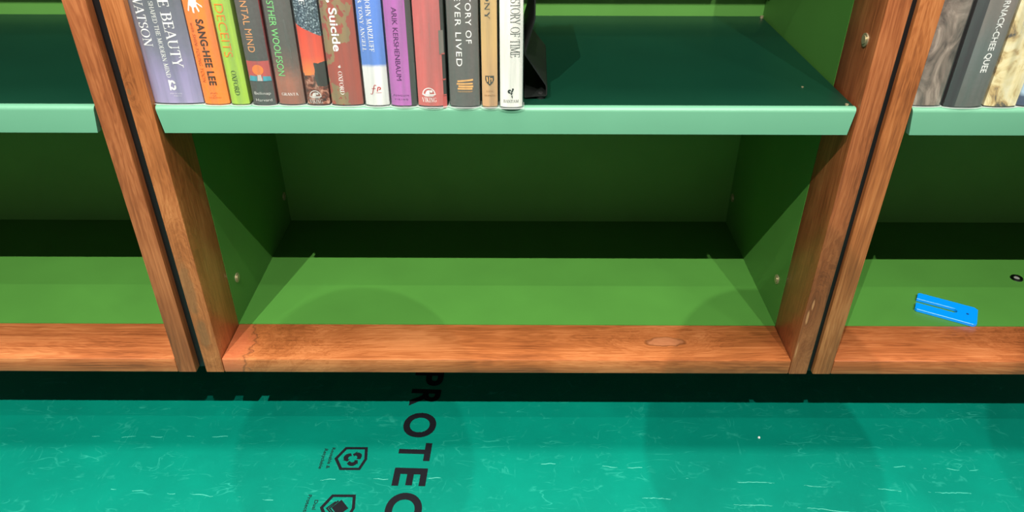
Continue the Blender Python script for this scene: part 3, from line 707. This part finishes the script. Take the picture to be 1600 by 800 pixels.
# 12 tan
b = Book('slim tan book with a dark shield emblem, between slate grey and white books', -.0283, -.0095, -.0010,
         jacket_mat('jacket_tan', [(0, sc(196, 150, 108)), (.08, sc(202, 164, 106)), (.26, sc(206, 172, 112))], .1, 25), .225, cover=(.2, .14, .08))
b.down(serif('ONY'), ZY(-16), ZY(26), .26, .56, INK['smoke'])
b.mark([[(-1, 1), (1, 1), (1, .1), (.7, -.5), (0, -1.1), (-.7, -.5), (-1, .1)]], .50, ZY(121), .0052, .0058, INK['smoke'])
q = b.mark([[(-.75, .75), (-.45, .75), (-.35, -.2), (-.6, -.3)], [(-.1, .8), (.1, .8), (.1, -.7), (-.1, -.7)], [(.45, .5), (.7, .5), (.6, -.2), (.4, -.3)], [(.1, .4), (.6, .6), (.6, .45), (.1, .2)]], .50, ZY(121), .0052, .0058, INK['tan'], 'emblem_letter')
for vtx in q.data.vertices: vtx.co.y -= .00012
b.across(serif('JOHNS'), .28, .72, ZY(139), .0019, INK['faint']); b.across(serif('HOPKINS'), .16, .86, ZY(145.5), .0021, INK['faint'])
# 13 white
b = Book('white book with thin dark serif lettering, next to the black bookend', -.0067, .0205, -.0035,
         jacket_mat('jacket_white', [(0, sc(228, 226, 218)), (.26, sc(232, 230, 226))], .05), .235, cover=(.1, .1, .1))
T, v = tail(serif, 'A BRIEF HISTORY OF TIME', 'TORY OF TIME', spacing=.0, tk=.085, tn=.045); b.down(T, ZY(0), ZY(84.5), .46, .86, INK['smoke'], vis=v)
b.mark(ring_pts(-.35, .3, .1, .45, 30, 300, 10)+[[(-.1, .1), (.3, .9), (.55, .75), (.2, 0)], disc(.35, .8, .22, .22, 10), [(-.2, 0), (.35, -.1), (.1, -.45), (-.1, -.4)], [(.0, -.6), (.25, -.55), (.3, -1.2), (.15, -1.2)]], .50, ZY(139), .0055, .0055, INK['black'])
b.across(serif('BANTAM'), .16, .82, ZY(154), .0036, INK['smoke'])
# books on the neighbouring shelf
G2 = 'books standing on the neighbouring shelf'
mA = photo_mat('jacket_sepia', [(.3, sc(72, 62, 58)), (.5, sc(134, 118, 108)), (.7, sc(190, 172, 158))], 38, (1, 1, .5), 1.6)[0]
b = Book('book with a sepia grey photograph on its jacket, against the wooden post', .4960, .5300, .0060, mA, .235, group=G2, bulge=.06)
b = Book('dark grey plastic-wrapped book with white capitals running down the spine', .5343, .5805, .0020,
         jacket_mat('jacket_graphite', [(0, sc(92, 90, 86)), (.07, sc(100, 106, 104)), (.12, sc(122, 112, 106)), (.26, sc(130, 120, 114))], .3, 14, (2, 1, .6), left=(-.0115, sc(60, 57, 60))), .245, group=G2, bulge=.10)
b.down(sans('RNACK-CHEE QUEE', .012), ZY(-4), ZY(108), .60, .765, INK['white'])
mB = photo_mat('jacket_cream', [(.34, sc(88, 82, 78)), (.43, sc(190, 160, 110)), (.52, sc(226, 208, 160)), (.7, sc(236, 224, 190))], 44, (1, 1, .8), 1.0, off=1.7)[0]
b = Book('cream and grey mottled book beside the dark grey wrapped one', .5835, .6225, .0040, mB, .24, group=G2, bulge=.08)
b = Book('pale blue book at the edge of the frame beside the cream mottled one', .6240, .6560, .0060,
         jacket_mat('jacket_pale_blue', [(0, sc(60, 70, 96)), (.012, sc(64, 76, 104)), (.018, sc(176, 200, 222)), (.26, sc(190, 210, 226))], .05), .235, group=G2)

# ------------------------------------------------------------------ lamps
steel = plain('black_lamp_metal', (.02, .02, .02), .4)
def spot(x, y, power, target, label, beam=66):
    root = thing('ceiling_spotlight', label, 'lamp', (x, y, LZ), group='ceiling spotlights')
    d = (Vector(target)-Vector((x, y, LZ))).normalized()
    q = (-d).to_track_quat('Z', 'Y').to_matrix().to_4x4()
    bm = bmesh.new(); cyl(bm, (0, 0, .10), .05, .16, n=24); bm.transform(q); obj('lamp_can', bm, steel, root, True)
    obj('lamp_arm', cyl(bmesh.new(), (0, 0, .20), .010, .20), steel, root, True)
    L = bpy.data.lights.new('lamp_light', 'SPOT'); L.energy = power; L.color = LAMP_COL; L.spot_size = math.radians(beam); L.spot_blend = 1; L.shadow_soft_size = .010
    lo = link(bpy.data.objects.new('lamp_light', L)); lo.parent = root; lo.matrix_local = q
NTH = ('first', 'second', 'third', 'fourth', 'fifth')
for k, (x, p_, ax, bd) in enumerate(ROW1): spot(x, ROW1_Y, p_, (ax, 0, .4), 'black ceiling spotlight, %s of five in the row farther from the shelves' % NTH[k], bd)
for k, (x, p_) in enumerate(ROW2): spot(x, ROW2_Y, p_, (x*.4, 0, .3), 'black ceiling spotlight, %s of three in the row nearer the shelves' % NTH[k])
def panel():
    root = thing('ceiling_panel_light', 'long flat ceiling light panel above the bookcases', 'lamp', (0, -.13, LZ+.28))
    obj('panel_frame', mbox(-2.02, 2.02, -.37, .37, -.0, .02), plain('white_frame', (.7, .7, .7), .5), root)
    L = bpy.data.lights.new('panel_light', 'AREA'); L.shape = 'RECTANGLE'; L.size = 4; L.size_y = .70; L.energy = PANEL_W; L.color = LAMP_COL
    lo = link(bpy.data.objects.new('panel_light', L)); lo.parent = root; lo.location = (0, 0, -.006)
panel()

# ------------------------------------------------------------------ the person taking the picture (stands behind the camera, casts the two head shadows)
def skin(name, pts, edges, mat, parent, sub=2):
    me = bpy.data.meshes.new(name); me.from_pydata([p[0] for p in pts], edges, [])
    o = link(bpy.data.objects.new(name, me)); o.parent = parent; me.materials.append(mat)
    md = o.modifiers.new('skin', 'SKIN'); md.use_smooth_shade = True
    for v, p in zip(me.skin_vertices[0].data, pts):
        r = p[1]; v.radius = r if isinstance(r, tuple) else (r, r)
    me.skin_vertices[0].data[0].use_root = True
    ss = o.modifiers.new('sub', 'SUBSURF'); ss.levels = sub; ss.render_levels = sub
    return o
def person():
    px, py = .212, -1.11
    root = thing('person', 'person in a dark sweater standing in the aisle and photographing the shelves', 'person', (px, py, 0))
    skin_c = plain('skin', (.55, .32, .22), .5); knit = plain('navy_knit', (.03, .035, .05), .8); denim = plain('grey_denim', (.09, .10, .12), .8)
    hairm = plain('dark_hair', (.03, .02, .015), .5); leather = plain('black_leather', (.02, .02, .02), .4)
    hc = Vector((0, .15, 1.505))
    # head and neck, one surface
    b = bmesh.new(); bmesh.ops.create_uvsphere(b, u_segments=32, v_segments=24, radius=1)
    for v in b.verts:
        x, y, z = v.co
        jaw = 1-.32*max(0, -z)**1.3
        v.co = Vector((x*.078*jaw, y*.098*(1-.12*max(0, -z)), z*.122))
        if y > .55 and abs(x) < .2 and -.35 < z < .12: v.co.y += .020*(1-abs(x)/.2)*(1-abs(z+.15)/.3 if abs(z+.15) < .3 else 0)
        if y > .6 and .02 < z < .3 and .2 < abs(x) < .55: v.co.y -= .006
    b.transform(Matrix.Translation(hc) @ Matrix.Rotation(-.55, 4, 'X'))
    cyl(b, (0, .10, 1.385), .052, .16, 'z', 20, .048)
    head = obj('head', b, skin_c, root, True)
    T = Matrix.Translation(hc) @ Matrix.Rotation(-.55, 4, 'X')
    for sx in (-1, 1):
        q = bmesh.new(); bmesh.ops.create_uvsphere(q, u_segments=12, v_segments=8, radius=.011); q.transform(T @ Matrix.Translation((sx*.031, .076, .012))); obj('eye', q, plain('eye_white', (.6, .58, .55), .3), head, True)
        q = bmesh.new(); bmesh.ops.create_uvsphere(q, u_segments=12, v_segments=8, radius=.0058); q.transform(T @ Matrix.Translation((sx*.031, .0822, .0105))); obj('iris', q, leather, head, True)
        q = bmesh.new(); bmesh.ops.create_uvsphere(q, u_segments=12, v_segments=8, radius=1); q.transform(T @ Matrix.Translation((sx*.079, -.008, -.005)) @ Matrix.Diagonal((.008, .018, .030, 1))); obj('ear', q, skin_c, head, True)
    q = bmesh.new(); bmesh.ops.create_uvsphere(q, u_segments=16, v_segments=8, radius=1); q.transform(T @ Matrix.Translation((0, .083, -.062)) @ Matrix.Diagonal((.024, .008, .009, 1))); obj('mouth', q, plain('lips', (.4, .14, .12), .4), head, True)
    # bobbed hair: a cap that leaves the face free
    q = bmesh.new(); bmesh.ops.create_uvsphere(q, u_segments=32, v_segments=24, radius=1)
    bmesh.ops.delete(q, geom=[v for v in q.verts if v.co.y > .35 and v.co.z < .52 and abs(v.co.x) < .72], context='VERTS')
    for v in q.verts:
        x, y, z = v.co; v.co = Vector((x*(.103+.028*max(0, .35-z)), y*.118-.006, z*.142+.006))
    q.transform(T); hr = obj('hair', q, hairm, root, True)
    sm = hr.modifiers.new('thick', 'SOLIDIFY'); sm.thickness = .012; sm.offset = -1
    # sweater: torso and both sleeves
    camp = Vector((.00964-px, -.85985-py, .73849+FL))
    cR = camp+Vector((.122, -.030, -.022)); cL = camp+Vector((-.020, -.030, -.022))
    P = [((0, -.03, .90), (.168, .124)), ((0, -.01, 1.12), (.150, .105)), ((0, .02, 1.26), (.165, .11)), ((0, .06, 1.36), (.10, .075)), ((0, .085, 1.40), (.060, .058)),
         ((-.17, .045, 1.335), .062), ((-.235, .05, 1.08), .050), ((.17, .045, 1.335), .062), ((.225, .03, 1.07), .050)]
    wl = cL+Vector((-.055, -.075, .0)); wr_ = cR+Vector((.055, -.075, .0))
    P += [(tuple(wl), .034), (tuple(wr_), .034)]
    skin('sweater', P, [(0, 1), (1, 2), (2, 3), (3, 4), (3, 5), (5, 6), (6, 9), (3, 7), (7, 8), (8, 10)], knit, root)
    # hands: palm and five fingers round the phone's ends
    for sgn, wr, c in ((-1, wl, cL), (1, wr_, cR)):
        pts = [(tuple(wr), .024), (tuple(wr.lerp(c, .55)+Vector((sgn*.012, 0, 0))), (.026, .017))]
        ed = [(0, 1)]
        base = wr.lerp(c, .55)+Vector((sgn*.012, 0, 0))
        for k in range(4):
            kn = base+Vector((-sgn*.002, .022, .026-.017*k)); mid_ = kn+Vector((-sgn*.010, .020, 0)); tip = mid_+Vector((-sgn*(.026+.004*(k in (1, 2))), .006, 0))
            i = len(pts); pts += [(tuple(kn), .0095), (tuple(mid_), .0085), (tuple(tip), .0070)]; ed += [(1, i), (i, i+1), (i+1, i+2)]
        th = base+Vector((-sgn*.018, -.004, .022)); i = len(pts)
        pts += [(tuple(th), .011), (tuple(th+Vector((-sgn*.022, .004, .016))), .009)]; ed += [(1, i), (i, i+1)]
        skin('hand', pts, ed, skin_c, root)
    # trousers, shoes
    P = [((0, -.03, .97), (.16, .115)), ((0, -.03, .90), (.16, .115)), ((-.095, -.03, .82), .088), ((-.105, -.02, .48), .062), ((-.11, -.05, .10), .048), ((.095, -.03, .82), .088), ((.105, -.02, .48), .062), ((.11, -.05, .10), .048)]
    skin('trousers', P, [(0, 1), (1, 2), (2, 3), (3, 4), (1, 5), (5, 6), (6, 7)], denim, root)
    for sx in (-1, 1):
        q = bmesh.new(); bmesh.ops.create_uvsphere(q, u_segments=24, v_segments=16, radius=1)
        for v in q.verts:
            x, y, z = v.co; v.co = Vector((x*.046, y*.13, max(z, -.55)*(.055 if y < .1 else .055-.022*y)))
        q.transform(Matrix.Translation((sx*.115, .01, .0305))); obj('shoe', q, leather, root, True)
    ph = thing('smartphone', 'slim black smartphone held level by the photographing person', 'phone')
    bm = mbox(-.074, .074, -.036, .036, .010, .018, bev=.003); obj('phone_body', bm, plain('black_glass', (.01, .01, .012), .1), ph, True)
    q = bmesh.new(); cyl(q, (-.052, .012, .0095), .008, .002, 'z', 20); obj('phone_lens', q, plain('lens_ring', (.05, .05, .05), .2, 1), ph, True)
    ph.matrix_world = Matrix.Translation((.00964+.0, -.85985, .73849+FL)) @ M3.to_4x4() @ Matrix.Translation((.052, -.012, .004))
person()
